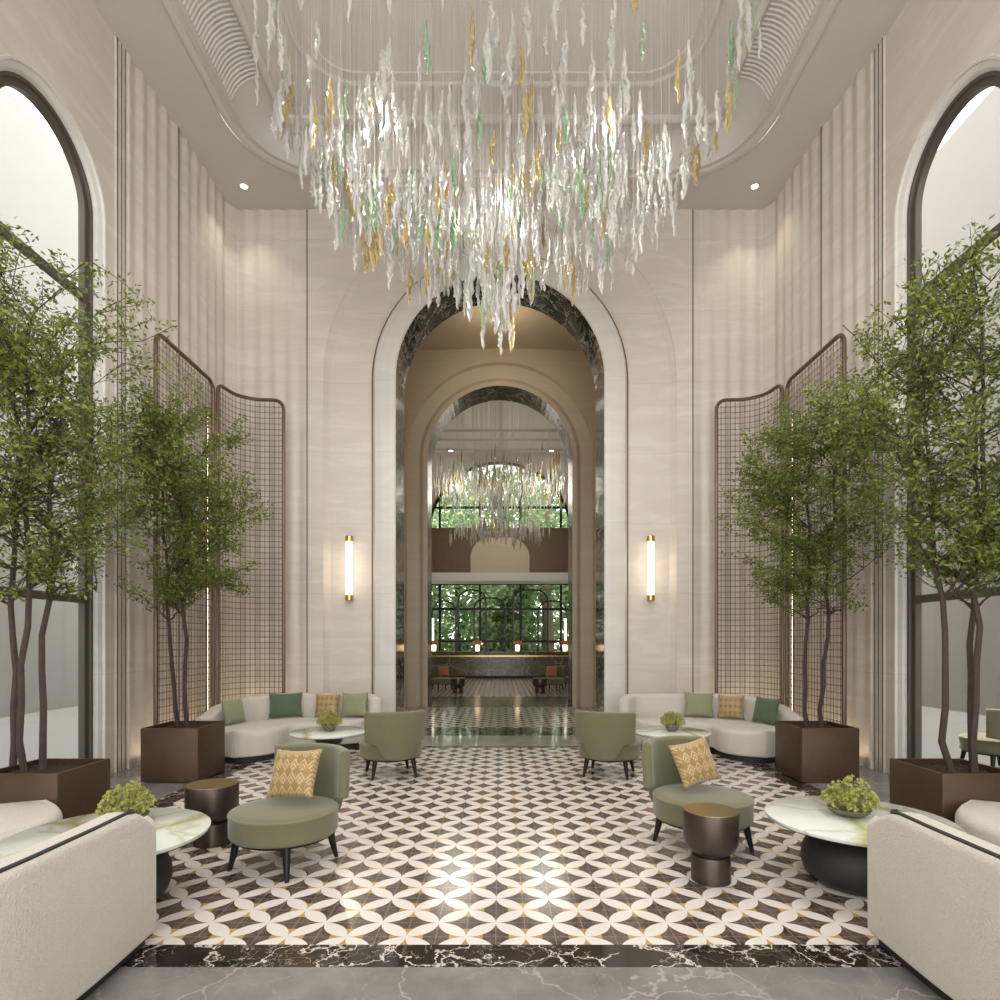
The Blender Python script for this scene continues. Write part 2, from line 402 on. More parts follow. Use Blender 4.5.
def side_window(sg, nm, WC, q):
    wn = struct(thing('window_%d' % ((1 if sg < 0 else 2) + (q * 2 + 2 if q else 0)), None, None, (sg * 5.0, WC, 0)), 'tall bronze framed arched window in the %s wall, %s from the back wall' % (nm, ('first', 'second (unseen, added for daylight)', 'third (unseen, added for daylight)')[q]), 'window')
    off = (sg * 5.0, WC, 0)
    fm = MB()
    L = [arch_line(WC, r_, WSP) for r_ in (WR, WR - .035, WR - .04, WR - .11)]
    arch_strip(fm, [[(sg * x, y, z) for y, z in l] for l, x in ((L[0], 4.94), (L[1], 4.94), (L[2], 4.965), (L[3], 4.965), (L[3], 5.04))])
    fm.build('frame', M['frame'], wn, off)
    for z in (2.16, 5.78):
        MB().box(*sorted((sg * 4.97, sg * 5.03)), WC - WR + .1, WC + WR - .1, z - .045, z + .045).build('mullion', M['frame'], wn, off, smooth=False)
    g = MB(); 
    ss = arch_samples(WC, WR - .1, 24)
    for a, b in zip(ss, ss[1:]):
        f = arch_fn(WC, WR - .1, WSP)
        g.quad((sg * 5.0, a, 0), (sg * 5.0, b, 0), (sg * 5.0, b, f(b)), (sg * 5.0, a, f(a)))
    g.build('pane', M['pane'], wn, off, smooth=False)
side_wall(-1, 'left'); side_wall(1, 'right')
# pale court outside the side windows
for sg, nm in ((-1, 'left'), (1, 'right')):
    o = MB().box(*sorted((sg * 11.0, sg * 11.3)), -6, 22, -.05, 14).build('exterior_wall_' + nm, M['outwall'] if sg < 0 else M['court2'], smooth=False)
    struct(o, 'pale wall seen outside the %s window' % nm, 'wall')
    o = MB().box(*sorted((sg * 5.2, sg * 11.0)), -6, 22, -.06, -.01).build('exterior_ground_' + nm, M['court'], smooth=False)
    struct(o, 'pale paving outside the %s window' % nm, 'ground')

# back wall (with the big arch)
RO = 3.12
def back_fn(x):
    ax = abs(x); return (x, 10.5 + (flute(ax - 3.42) if ax > 3.42 else 0))
xs = [-4.95 + .0335 * k for k in range(46)]
xs = [x for x in xs if x < -3.42] + [-3.42, -RO]
xs = xs + arch_samples(0, RO, 48)[1:-1] + [-x for x in reversed(xs)]
mb = MB(); columns(mb, xs, 0, H + .05, back_fn, arch_fn(0, RO, SP))
arch_strip(mb, [[(x, 10.5, min(z, H + .05)) for x, z in arch_line(0, RO, SP)], [(x, 10.53, min(z, H + .05)) for x, z in arch_line(0, RO - .02, SP)], [(x, 10.60, min(z, H + .05)) for x, z in arch_line(0, RO - .10, SP)]])
mb2 = MB(); columns(mb, arch_samples(0, RO - .1, 60), 0, H + .05, lambda x: (x, 10.60), lambda s: arch_fn(0, 2.25, SP)(s) if abs(s) <= 2.25 else None) if False else None
ss = [-(RO - .1)] + [-2.25] + arch_samples(0, 2.25, 48)[1:-1] + [2.25, RO - .1]
columns(mb, ss, 0, H + .05, lambda x: (x, 10.60), arch_fn(0, 2.25, SP))
struct(mb.build('wall_back', M['wall'], angle=50), 'fluted beige stone back wall with the big arch', 'wall')
mb = MB()
arch_strip(mb, [[(x, y, z) for x, z in arch_line(0, r_, SP)] for r_, y in ((2.30, 10.62), (2.28, 10.58), (2.24, 10.575), (2.24, 10.52), (2.20, 10.475), (2.10, 10.46), (1.95, 10.46), (AR + .02, 10.47), (AR, 10.49))])
struct(mb.build('trim_11', M['casing'], angle=50), 'pale stone casing around the big arch', 'trim')
mb = MB()
arch_strip(mb, [[(x, y, z) for x, z in arch_line(0, r_, SP)] for r_, y in ((2.275, 10.59), (2.275, 10.555), (2.245, 10.555), (2.245, 10.59))])
struct(mb.build('trim_12', M['bronze'], angle=30), 'thin bronze line around the big arch casing', 'trim')
mb = MB()
arch_strip(mb, [[(x, y, z) for x, z in arch_line(0, AR, SP)] for y in (10.49, 10.9, 11.4)])
struct(mb.build('trim_13', M['black'], angle=60), 'black veined marble lining of the big arch', 'trim')
mb = MB()
ss = [-4.9, -AR] + arch_samples(0, AR, 48)[1:-1] + [AR, 4.9]
columns(mb, ss, 0, 11, lambda x: (x, 11.4), arch_fn(0, AR, SP))
struct(mb.build('wall_passage_front', M['tan'], smooth=False), 'tan stone passage side of the big arch wall', 'wall')
for sg in (-1, 1):
    mb = MB().box(*sorted((sg * 3.395, sg * 3.411)), 10.488, 10.51, 0, H)
    struct(mb.build('trim_%d' % (15 + (sg > 0)), M['groove'], smooth=False), 'thin dark vertical joint beside the big arch, %s side' % ('left' if sg < 0 else 'right'), 'trim')
# second wall
mb = MB()
ss = [-4.9, -2.4] + arch_samples(0, 2.4, 48)[1:-1] + [2.4, 4.9]
columns(mb, ss, 0, 11, lambda x: (x, 15.0), arch_fn(0, 2.4, SP))
arch_strip(mb, [[(x, y, z) for x, z in arch_line(0, r_, SP)] for r_, y in ((2.4, 15.0), (2.36, 15.1), (2.05, 15.14), (1.95, 15.08), (AR, 15.08))])
struct(mb.build('wall_passage_back', M['tan'], angle=45), 'tan stone wall with the inner arch', 'wall')
mb = MB(); arch_strip(mb, [[(x, y, z) for x, z in arch_line(0, AR, SP)] for y in (15.08, 15.5, 16.0)])
struct(mb.build('trim_14', M['brownmarble'], angle=60), 'dark marble lining of the inner arch', 'trim')
mb = MB(); ss = [-6, -AR] + arch_samples(0, AR, 48)[1:-1] + [AR, 6]
columns(mb, ss, 0, 12, lambda x: (x, 16.0), arch_fn(0, AR, SP))
struct(mb.build('wall_lobby_front', M['wall'], smooth=False), 'stone lobby side of the inner arch wall', 'wall')
for sg, nm in ((-1, 'left'), (1, 'right')):
    struct(MB().box(*sorted((sg * 4.9, sg * 5.0)), 11.4, 15.1, 0, 9.4).build('wall_passage_' + nm, M['tan'], smooth=False), 'tan stone %s end wall of the passage' % nm, 'wall')
    struct(MB().box(*sorted((sg * 5.6, sg * 5.8)), 16.0, 30, 0, 12).build('wall_lobby_' + nm, M['wall'], smooth=False), 'stone %s wall of the lobby' % nm, 'wall')
# passage ceiling: shallow vault
mb = MB(); n = 16
L = [[(-4.9 + 9.8 * k / n, y, 8.75 + .3 * math.sin(PI * k / n)) for k in range(n + 1)] for y in (11.4, 15.0)]
arch_strip(mb, L); struct(mb.build('ceiling_passage', M['tan']), 'tan shallow vaulted ceiling of the passage', 'ceiling')
LH = 10.9
mb = MB().box(-5.8, 5.8, 16, 30, LH, LH + .1)
for (i, z) in ((0, .0), (1.1, -.1), (2.0, -.06)):
    y = 28.6 - i * 1.3; mb.box(-5.8, 5.8, y - .12, y, LH - .12, LH)
struct(mb.build('ceiling_lobby', M['plaster'], smooth=False), 'pale moulded ceiling of the far lobby', 'ceiling')

# main ceiling with tray
def rrect(hw, y0, y1, r, k=12, ns=1):
    o = []
    for (cx, cy, t0) in ((hw - r, y1 - r, 0), (-hw + r, y1 - r, PI / 2), (-hw + r, y0 + r, PI), (hw - r, y0 + r, 1.5 * PI)):
        for i in range(k + 1):
            t = t0 + PI / 2 * i / k; o.append((cx + r * math.cos(t), cy + r * math.sin(t), t, cx, cy))
    return o
TY0, TY1, THW, TR = -1.2, 9.74, 3.93, 1.15
def tring(ins, z):
    r_ = TR - ins if ins < 0 else (max(.10, TR - ins * 1.9) if ins < .9 else .75 - (ins - 1.15) * .8)
    return [(x, y, z) for x, y, *_ in rrect(THW - ins, TY0 + ins, TY1 - ins, r_)]
prof = [(-.12, H), (-.10, H - .03), (-.05, H - .045), (0, H - .03), (.01, H + .02), (.07, H + .03), (.08, H + .0), (.12, H + .0), (.13, H + .06), (.2, H + .20), (.3, H + .30), (.42, H + .36), (.56, H + .38),
        (.57, H + .33), (.60, H + .31), (.65, H + .31), (.68, H + .33), (.69, H + .38), (1.15, H + .38), (1.16, H + .345), (1.19, H + .335), (1.22, H + .345), (1.23, H + .38), (1.34, H + .38), (1.345, H + .36), (1.37, H + .36), (1.38, H + .38)]
mb = MB(); mb.loft([tring(i, z) for i, z in prof], False, True)
base = rrect(THW + .12, TY0 - .12, TY1 + .12, TR + .09); outer = []
for x, y, t, cx, cy in base:
    dx, dy = math.cos(t), math.sin(t); k = 1e9
    if abs(dx) > 1e-6: k = min(k, ((5.1 if dx > 0 else -5.1) - cx) / dx)
    if abs(dy) > 1e-6: k = min(k, ((10.75 if dy > 0 else -4) - cy) / dy)
    outer.append((cx + dx * k, cy + dy * k, H))
mb.loft([outer, [(x, y, H) for x, y, *_ in base]])
struct(mb.build('ceiling', M['plaster'], angle=35), 'pale plaster ceiling with a moulded rounded tray', 'ceiling')
mb = MB()
covep = [(.12, H + .03), (.16, H + .12), (.21, H + .205), (.3, H + .29), (.42, H + .35), (.55, H + .37)]
y = 0.2
while y < 8.45:
    for sg in (-1, 1): mb.tube([(sg * (THW - i), y, z) for i, z in covep], .0155, 4, caps=False)
    y += .06
x = -2.72
while x < 2.73: mb.tube([(x, TY1 - i, z) for i, z in covep], .0155, 4, caps=False); x += .062
struct(mb.build('ceiling_cove_ribs', M['plaster']), 'fine plaster ribs across the ceiling tray cove', 'ceiling')

# downlights
for i, (x, y, z, lb) in enumerate(((-4.29, 9.97, H, 'small round glowing downlight in ceiling corner above the left lattice screens'), (4.27, 9.97, H, 'small round glowing downlight in ceiling corner above the right lattice screens'),
                                   (-2.35, 28.4, LH - .12, 'tiny glowing downlight in far lobby ceiling, above left part of the gallery'), (2.45, 28.4, LH - .12, 'tiny glowing downlight in far lobby ceiling, above right part of the gallery'))):
    r_ = .055 if i < 2 else .1
    d = thing('downlight', lb, 'downlight', (x, y, z), 0, 'ceiling downlights')
    MB().lathe([(r_ * 1.5, -.001), (r_ * 1.5, -.008), (r_ * 1.05, -.012), (r_, -.004)]).build('bezel', M['plaster'], d)
    MB().lathe([(r_, -.004), (r_ * .6, -.006), (.001, -.006)]).build('lens', M['dlglow'], d)

# ------------------------------------------------------------------ lobby beyond
FY = 29.0
# upper wall with arched window, and the window bars
mb = MB(); ss = [-5.7, -3.5] + arch_samples(0, 3.5, 40)[1:-1] + [3.5, 5.7]
columns(mb, ss, 6.9, LH + .1, lambda x: (x, FY), arch_fn(0, 3.5, 6.9))
struct(mb.build('wall_far', M['wall'], smooth=False), 'far lobby wall above the gallery with an arched window', 'wall')
def far_window(nm, z0, z1, zs, arch, lab):
    w = struct(thing(nm, None, None, (0, FY, z0)), lab, 'window'); off = (0, FY, z0)
    if arch:
        fm = MB(); arch_strip(fm, [[(x, y, z) for x, z in arch_line(0, r_, 6.9, 6.9)] for r_, y in ((3.52, FY - .08), (3.40, FY - .08), (3.40, FY + .05))]); fm.build('frame', M['darkmetal'], w, off)
    else:
        fm = MB().box(-5.6, 5.6, FY - .06, FY + .06, z1 - .12, z1).box(-5.6, 5.6, FY - .06, FY + .06, z0, z0 + .1); fm.build('frame', M['darkmetal'], w, off, smooth=False)
    for x in (-4.9, -2.93, -.97, 1.0, 2.97, 4.9):
        zt = z1
        if arch:
            if abs(x) > 3.4: continue
            zt = 6.9 + math.sqrt(3.4 ** 2 - x * x)
        MB().box(x - .055, x + .055, FY - .05, FY + .05, z0, zt).build('mullion', M['darkmetal'], w, off, smooth=False)
    for z in zs:
        hw = math.sqrt(3.4 ** 2 - (z - 6.9) ** 2) if arch else 5.6
        MB().box(-hw, hw, FY - .045, FY + .045, z - .055, z + .055).build('transom', M['darkmetal'], w, off, smooth=False)
    return w
far_window('window_3', 0, 4.55, (1.68, 3.25), False, 'wide dark framed garden window behind the reception counter')
far_window('window_4', 6.9, 10.3, (8.2,), True, 'arched garden window high above the lobby gallery')
g = struct(thing('trim_20', None, None, (0, 27.6, 4.57)), 'white gallery slab edge over the reception counter', 'trim')
MB().box(-5.7, 5.7, 27.4, 29.1, 4.47, 4.85).build('slab', M['white'], g, (0, 27.6, 4.57), smooth=False)
gb = thing('gallery_balustrade', 'brown wooden gallery panels with a pale arched centre, above the white slab', 'balustrade', (0, 27.7, 4.85))
mb = MB().box(-5.58, 5.58, 27.65, 27.75, 4.85, 6.9); mb.box(-5.58, 5.58, 27.6, 27.8, 6.84, 6.95)
for x in (-3.0, -1.15, 1.15, 3.0): mb.box(x - .02, x + .02, 27.64, 27.66, 5.0, 6.84)
mb.build('wood_panel', M['wood'], gb, (0, 27.7, 4.85), smooth=False)
mb = MB(); pts = [(-1.37, 4.85)] + [(-1.37 + .95 - .95 * math.cos(PI / 2 * k / 8), 5.55 + .95 * math.sin(PI / 2 * k / 8)) for k in range(9)] + [(1.37 - .95 + .95 * math.sin(PI / 2 * k / 8), 5.55 + .95 * math.cos(PI / 2 * k / 8)) for k in range(9)] + [(1.37, 4.85)]
mb.add([(x, 27.6, z) for x, z in pts] + [(x, 27.66, z) for x, z in pts], [tuple(range(len(pts)))] + [(i, i + 1, len(pts) + i + 1, len(pts) + i) for i in range(len(pts) - 1)])
mb.build('arched_panel', M['tan'], gb, (0, 27.7, 4.85), smooth=False)

ct = thing('reception_counter', 'long dark olive marble reception counter with a brass rail below its top', 'counter', (0, 27.2, 0))
off = (0, 27.2, 0)
MB().box(-4.4, 4.4, 26.85, 27.6, .12, 1.12).build('front', M['counter'], ct, off, smooth=False)
MB().rbox(-4.5, 4.5, 26.75, 27.7, 1.12, 1.22, .02).build('worktop', M['counter'], ct, off)
MB().box(-4.46, 4.46, 26.78, 26.84, .98, 1.05).build('brass_rail', M['brass'], ct, off, smooth=False)
MB().box(-4.3, 4.3, 26.95, 27.5, 0, .12).build('plinth', M['blackbase'], ct, off, smooth=False)
for i, (px, lb) in enumerate(((434, 'copper shaded desk lamp at the left end of the reception counter'), (477.5, 'copper shaded desk lamp left of centre on the reception counter'), (517.5, 'copper shaded desk lamp right of centre on the reception counter'), (565, 'copper shaded desk lamp at the right end of the reception counter'))):
    d = thing('desk_lamp', lb, 'lamp', ((px - 500) * 27.2 / F, 27.15, 1.22), 0, 'desk lamps on the reception counter')
    MB().lathe([(.1, 0), (.1, .02), (.02, .03), (.02, .3), (.012, .44)], seg=14).build('base', M['brass'], d)
    MB().lathe([(.14, .30), (.17, .30), (.2, .46), (.19, .48), (.02, .5)], seg=18).build('shade', M['copper'], d)
    MB().lathe([(.09, .03), (.1, .12), (.1, .29), (.03, .30)], seg=14).build('glass_shade', M['deskglow'], d)
for px, lb in ((433, 'thin glowing vertical tube light at the left of the garden window'), (565.5, 'thin glowing vertical tube light at the right of the garden window')):
    d = thing('tube_light', lb, 'lamp', ((px - 500) * 27.8 / F, 27.8, 0), 0, 'tube lights beside the reception counter')
    MB().lathe([(.12, 0), (.12, .03), (.025, .04), (.025, 1.7)], seg=12).build('stand', M['brass'], d)
    MB().lathe([(.001, 1.7), (.045, 1.72), (.045, 2.75), (.001, 2.77)], seg=12).build('tube', M['lampglow'], d)
for i, (p0, p1, yt, dy) in enumerate(((432, 456, 601, 0), (458, 486, 590, .12), (474, 505.5, 598, .24), (513, 548, 590, 0), (538, 567, 601, .12))):
    Y = 27.9 + dy + .25; x0, x1 = (p0 - 500) * Y / F, (p1 - 500) * Y / F; zt = EYE + (642 - yt) * Y / F; r_ = min(.55, (x1 - x0) / 2 - .02)
    line = [(x0, Y, 0), (x0, Y, zt - r_)] + [(x0 + r_ - r_ * math.cos(PI / 2 * k / 6), Y, zt - r_ + r_ * math.sin(PI / 2 * k / 6)) for k in range(1, 7)] + [(x1 - r_ + r_ * math.sin(PI / 2 * k / 6), Y, zt - r_ + r_ * math.cos(PI / 2 * k / 6)) for k in range(0, 7)] + [(x1, Y, 0)]
    nm_ = ('leftmost', 'second from left', 'middle', 'second from right', 'rightmost')[i]
    o = thing('arched_screen', '%s of the thin dark arched frames standing behind the reception counter' % nm_, 'screen', ((x0 + x1) / 2, Y, 0), 0, 'arched frames behind the counter')
    MB().tube(line, .04, 6).build('frame', M['darkmetal'], o, ((x0 + x1) / 2, Y, 0))
    MB().box(x0, x1, Y - .03, Y + .03, 0, .06).build('base_bar', M['darkmetal'], o, ((x0 + x1) / 2, Y, 0), smooth=False)

# ------------------------------------------------------------------ chandelier
def drop_mesh(rnd):
    """one blown glass pendant: a few knotted strands twisted round each other, like melting ice"""
    L = rnd.uniform(.30, .66); mb = MB(); seg = 5; ns = rnd.choice((1, 2, 2, 3))
    for q in range(ns):
        n = 17; rings = []; ph = rnd.uniform(0, 6); f1 = rnd.uniform(14, 24); tw = rnd.uniform(3, 7)
        l0 = 0 if q == 0 else rnd.uniform(0, .3); l1 = 1 if q == 0 else rnd.uniform(.6, .98); off = 0 if ns == 1 else .017
        for i in range(n):
            t = l0 + (l1 - l0) * i / (n - 1)
            env = max(.05, math.sin(PI * min(1, .05 + .93 * t ** 1.35))) ** .7
            r_ = .005 + .0205 * env * (.35 + .65 * abs(math.sin(ph + t * f1)) ** .8) * rnd.uniform(.8, 1.2)
            if i in (0, n - 1): r_ = .003
            cx = off * env * math.cos(ph + tw * t) + .005 * math.sin(t * 23 + ph); cy = off * env * math.sin(ph + tw * t) + .005 * math.cos(t * 19 + ph)
            rings.append([(cx + r_ * math.cos(2 * PI * k / seg), cy + r_ * math.sin(2 * PI * k / seg), -t * L) for k in range(seg)])
        mb.loft(rings, True, True)
    return mb, L
def chandelier(cx, cy, top, zc, zr, rx, ry, n, label, nparts, name='chandelier', sc=1.0, seed=3, ring=False):
    rnd = random.Random(seed)
    root = thing(name, label, 'chandelier', (cx, cy, zc))
    kinds = []
    for k in range(9):
        mb, L = drop_mesh(rnd); kinds.append((mb, L))
    protos = {}
    locs = []
    while not ring and len(locs) < n:
        a = rnd.uniform(0, 2 * PI); q = rnd.random() ** .55
        if math.sin(a) < 0 and q > .45 and rnd.random() < .62: continue
        x, y = rx * q * math.cos(a), ry * q * math.sin(a)
        if y < 0: y *= .66
        zb = zc + zr(q)
        locs.append((x, y, zb + rnd.random() ** 1.25 * (.9 + .5 * (1 - q)) * sc, q))
    if ring: locs = [ring(rnd) for _ in range(n)]
    rest = MB(); wires = MB(); made = []
    rnd2 = random.Random(seed + 1)
    for (x, y, z, q) in locs:
        k = rnd2.randrange(9); c = rnd2.random(); mi = 0 if c < .80 else (1 if c < .91 else 2)
        ax = rnd2.uniform(0, 6.28)
        made.append((y, x, z, k, mi, ax, rnd2.uniform(.8, 1.3)))
    made.sort()
    mats = [M['c_clear'], M['c_amber'], M['c_green']]
    cm = ['clear', 'amber', 'green']
    step = max(1, len(made) // nparts) if nparts else 0; cnt = 0
    for i, (y, x, z, k, mi, ax, s_) in enumerate(made):
        mb, L = kinds[k]; s_ *= sc
        zt = z + L * s_
        wires.tube([(x, y, zt - .01), (x, y, top - zc)] if False else [(cx + x, cy + y, zt - .01), (cx + x, cy + y, top)], .0016 * sc, 3, caps=False)
        if nparts and cnt < nparts and i % step == 0:
            key = (k, mi)
            if key not in protos:
                protos[key] = mb.build('glass_drop', mats[mi], root); o = protos[key]
            else:
                o = protos[key].copy(); COL.objects.link(o)
            o.location = (x, y, zt - zc); o.rotation_euler = (0, 0, ax); o.scale = (s_, s_, s_)
            if mi: o['label'] = cm[mi] + ' glass drop'
            cnt += 1
        else:
            ca, sa = math.cos(ax) * s_, math.sin(ax) * s_
            rest.add([(cx + x + ca * p[0] - sa * p[1], cy + y + sa * p[0] + ca * p[1], zt + p[2] * s_) for p in mb.v], mb.f, mi)
    rest.build('glass_strands', mats, root, (cx, cy, zc), angle=None)['kind'] = 'stuff'
    wires.build('suspension_wires', M['wire'], root, (cx, cy, zc), angle=None)['kind'] = 'stuff'
    return root
def bowl_profile(q):
    T = ((0, 0), (.07, .12), (.13, .5), (.19, .92), (.38, 1.12), (.55, 1.22), (.7, 1.4), (.78, 1.7), (.88, 2.3), (1.01, 2.8))
    for (a, x), (b, y) in zip(T, T[1:]):
        if q <= b: return x + (y - x) * (q - a) / (b - a)
chandelier(0, 6.35, H + .38, 4.62, bowl_profile, 2.72, 2.5, 800, 'huge chandelier of clear, amber and green glass drops hanging in the front hall', 100)
def lobby_tiers(rnd):
    u = rnd.random(); a = rnd.uniform(0, 6.283)
    if u < .74: q = rnd.random() ** .6; z = 6.75 + rnd.random() * 1.25
    elif u < .84: q = rnd.random() * .13; z = 5.75 + rnd.random() * 1.3
    else: q = rnd.uniform(.2, .66); z = 5.2 + .35 * abs(math.sin(a * 3)) + rnd.random() * .25
    return (2.9 * q * math.cos(a), 2.4 * q * math.sin(a), z, q)
chandelier(0, 22.6, LH, 0, None, 3.0, 2.4, 760, 'distant glass drop chandelier hanging in the far lobby behind the inner arch', 0, sc=1.0, seed=11, ring=lobby_tiers)

# ------------------------------------------------------------------ trees
def tube_tree(rnd, base, height, crown_r, stems, clip):
    """returns list of (MB per stem) and list of leaf anchor segments"""
    stem_mbs = []; anchors = []
    for (ox, oy, lean_x, lean_y, hh) in stems:
        mb = MB()
        pts = []; n = 12; x, y = base[0] + ox, base[1] + oy; z = base[2] - .06
        for i in range(n + 1):
            t = i / n
            pts.append(Vector((x + lean_x * t ** 1.3 + rnd.uniform(-.028, .028), y + lean_y * t ** 1.3 + rnd.uniform(-.028, .028), z + hh * t)))
        rad = [.022 * (1 - .75 * (i / n)) + .006 for i in range(n + 1)]
        mb.tube(pts, rad, 7)
        for i in range(5, n + 1):
            for q in range(3):
                a = rnd.uniform(0, 2 * PI); t = i / n
                tt = max(0., (i * hh / n + z - 1.6) / (height - 1.6)); prof = math.sin(PI * min(1, max(.12, tt * .85 + .16))) ** .7
                L = crown_r * rnd.uniform(.55, 1.0) * prof
                d = Vector((math.cos(a), math.sin(a), rnd.uniform(.35, .95))).normalized()
                br = [pts[i].copy()]; p = pts[i].copy(); m = 6
                for j in range(m):
                    d = (d + Vector((rnd.uniform(-.28, .28), rnd.uniform(-.28, .28), rnd.uniform(-.16, .12)))).normalized()
                    if not clip(p + d * (L / m)): d = Vector((-d.x, d.y, d.z)) * .6
                    p = p + d * (L / m); br.append(p.copy())
                r0 = rad[i] * .55
                mb.tube(br, [max(.0035, r0 * (1 - k / (m + .5))) for k in range(m + 1)], 5)
                for j in range(2, m + 1):
                    for w_ in range(2):
                        d2 = (d * .5 + Vector((rnd.uniform(-1, 1), rnd.uniform(-1, 1), rnd.uniform(-.4, .8)))).normalized()
                        l2 = crown_r * rnd.uniform(.2, .5); q2 = br[j] + d2 * l2 * .5 + Vector((0, 0, rnd.uniform(-.03, .03))); q3 = br[j] + d2 * l2
                        if not clip(q3): continue
                        mb.tube([br[j], q2, q3], [.004, .003, .002], 3, caps=False)
                        anchors.append((br[j], q2)); anchors.append((q2, q3)); anchors.append((q2, q3 + d2 * .06))
        stem_mbs.append(mb)
    return stem_mbs, anchors
def leaves(mb, rnd, anchors, n, size, clip=None):
    c = 0
    while c < n:
        a, b = anchors[rnd.randrange(len(anchors))]
        p = a.lerp(b, rnd.random()) + Vector((rnd.gauss(0, .035), rnd.gauss(0, .035), rnd.gauss(0, .035)))
        if clip and not clip(p): c += .2; continue
        d = Vector((rnd.uniform(-1, 1), rnd.uniform(-1, 1), rnd.uniform(-.9, .6))).normalized()
        s_ = d.cross(Vector((rnd.uniform(-1, 1), rnd.uniform(-1, 1), rnd.uniform(-1, 1)))).normalized()
        L = size * rnd.uniform(.65, 1.25); w = L * .2
        m = p + d * L * .45
        mb.add([tuple(p), tuple(m + s_ * w), tuple(p + d * L), tuple(m - s_ * w)], [(0, 1, 2, 3)]); c += 1
def planter(name, cx, cy, size, h, label):
    t = thing(name, label, 'planter', (cx, cy, 0), 0, 'brown metal tree planters'); s_ = size / 2
    mb = MB(); w = .025
    def ring(a, z):
        r_ = .012; o = []
        for (sx, sy, t0) in ((1, 1, 0), (-1, 1, PI / 2), (-1, -1, PI), (1, -1, 1.5 * PI)):
            for k in range(4):
                th = t0 + k / 3 * PI / 2; o.append((sx * (a - r_) + r_ * math.cos(th), sy * (a - r_) + r_ * math.sin(th), z))
        return o
    mb.loft([ring(s_, .012), ring(s_, h - .006), ring(s_ - .005, h), ring(s_ - w, h), ring(s_ - w, h - .1)], True, False)
    mb.build('box', M['planter'], t)
    MB().box(-s_ + .05, s_ - .05, -s_ + .05, s_ - .05, 0, .012).build('foot', M['blackbase'], t, smooth=False)
    n = 18; so = MB(); a = s_ - w
    vs = [(-a + 2 * a * i / n, -a + 2 * a * j / n, h - .05 + .02 * noise.noise(Vector((i * 1.7 + cx, j * 1.7, 3.3))) + random.uniform(-.008, .012)) for j in range(n + 1) for i in range(n + 1)]
    so.add(vs, [(j * (n + 1) + i, j * (n + 1) + i + 1, (j + 1) * (n + 1) + i + 1, (j + 1) * (n + 1) + i) for j in range(n) for i in range(n)])
    so.build('mulch', M['soil'], t, smooth=False); return t
def tree(cx, cy, h0, label, seed, stems, crown_r, nleaf, size, clip=None):
    rnd = random.Random(seed); height = 4.85 if nleaf > 20000 else 4.5
    t = thing('potted_tree', label, 'tree', (cx, cy, h0), 0, 'slender trees in brown planters')
    ms, an = tube_tree(rnd, (cx, cy, h0), height, crown_r, stems, clip)
    for m in ms: m.build('trunk', M['bark'], t, (cx, cy, h0))
    fo = MB(); leaves(fo, rnd, an, nleaf, size, clip); fo.build('foliage', M['leaf'], t, (cx, cy, h0), smooth=False)
    return t
planter('planter', -3.69, 4.86, .62, .64, 'square brown metal planter before the left arched window, holding the left front tree')
planter('planter', 3.69, 4.86, .62, .64, 'square brown metal planter before the right arched window, holding the right front tree')
planter('planter', -3.87, 7.30, .68, .64, 'square brown metal planter beside the left lattice screens, holding the left rear tree')
planter('planter', 3.87, 7.30, .68, .64, 'square brown metal planter beside the right lattice screens, holding the right rear tree')
h0 = .60
def crown(cx, cy, cz, r_, h_, xm):
    def f(p):
        q = ((p.x - cx) / r_) ** 2 + ((p.y - cy) / r_) ** 2 + ((p.z - cz) / h_) ** 2
        return abs(p.x) < xm and q < 1 + .5 * noise.noise(p * 2.2)
    return f

tree(-3.86, 4.86, h0, 'tall three stemmed green tree in the planter before the left arched window', 21, ((-.13, .02, -.05, .1, 3.4), (.0, -.05, .1, -.05, 3.7), (.06, .06, .12, .1, 3.5)), 1.2, 26000, .049, crown(-3.75, 4.8, 3.45, 1.2, 1.42, 4.62))
tree(3.78, 4.86, h0, 'tall green tree with reddish stems in the planter before the right arched window', 22, ((-.1, .02, -.22, .05, 3.5), (.06, -.03, .1, 0, 3.7), (.12, .05, .1, .1, 3.3)), 1.15, 26000, .049, crown(3.75, 4.8, 3.45, 1.2, 1.42, 4.62))
tree(-3.87, 7.30, h0, 'green tree in the planter between the left rear sofa and lattice screen', 23, ((-.12, .02, -.05, -.28, 3.3), (.04, -.02, .08, -.32, 3.45)), 1.15, 20000, .054, crown(-3.75, 7.0, 3.4, 1.28, 1.35, 4.34))
tree(3.87, 7.30, h0, 'green tree in the planter between the right rear sofa and lattice screen', 24, ((-.09, .02, -.12, -.28, 3.3), (.05, -.03, .03, -.32, 3.45)), 1.15, 20000, .054, crown(3.75, 7.0, 3.4, 1.28, 1.35, 4.34))

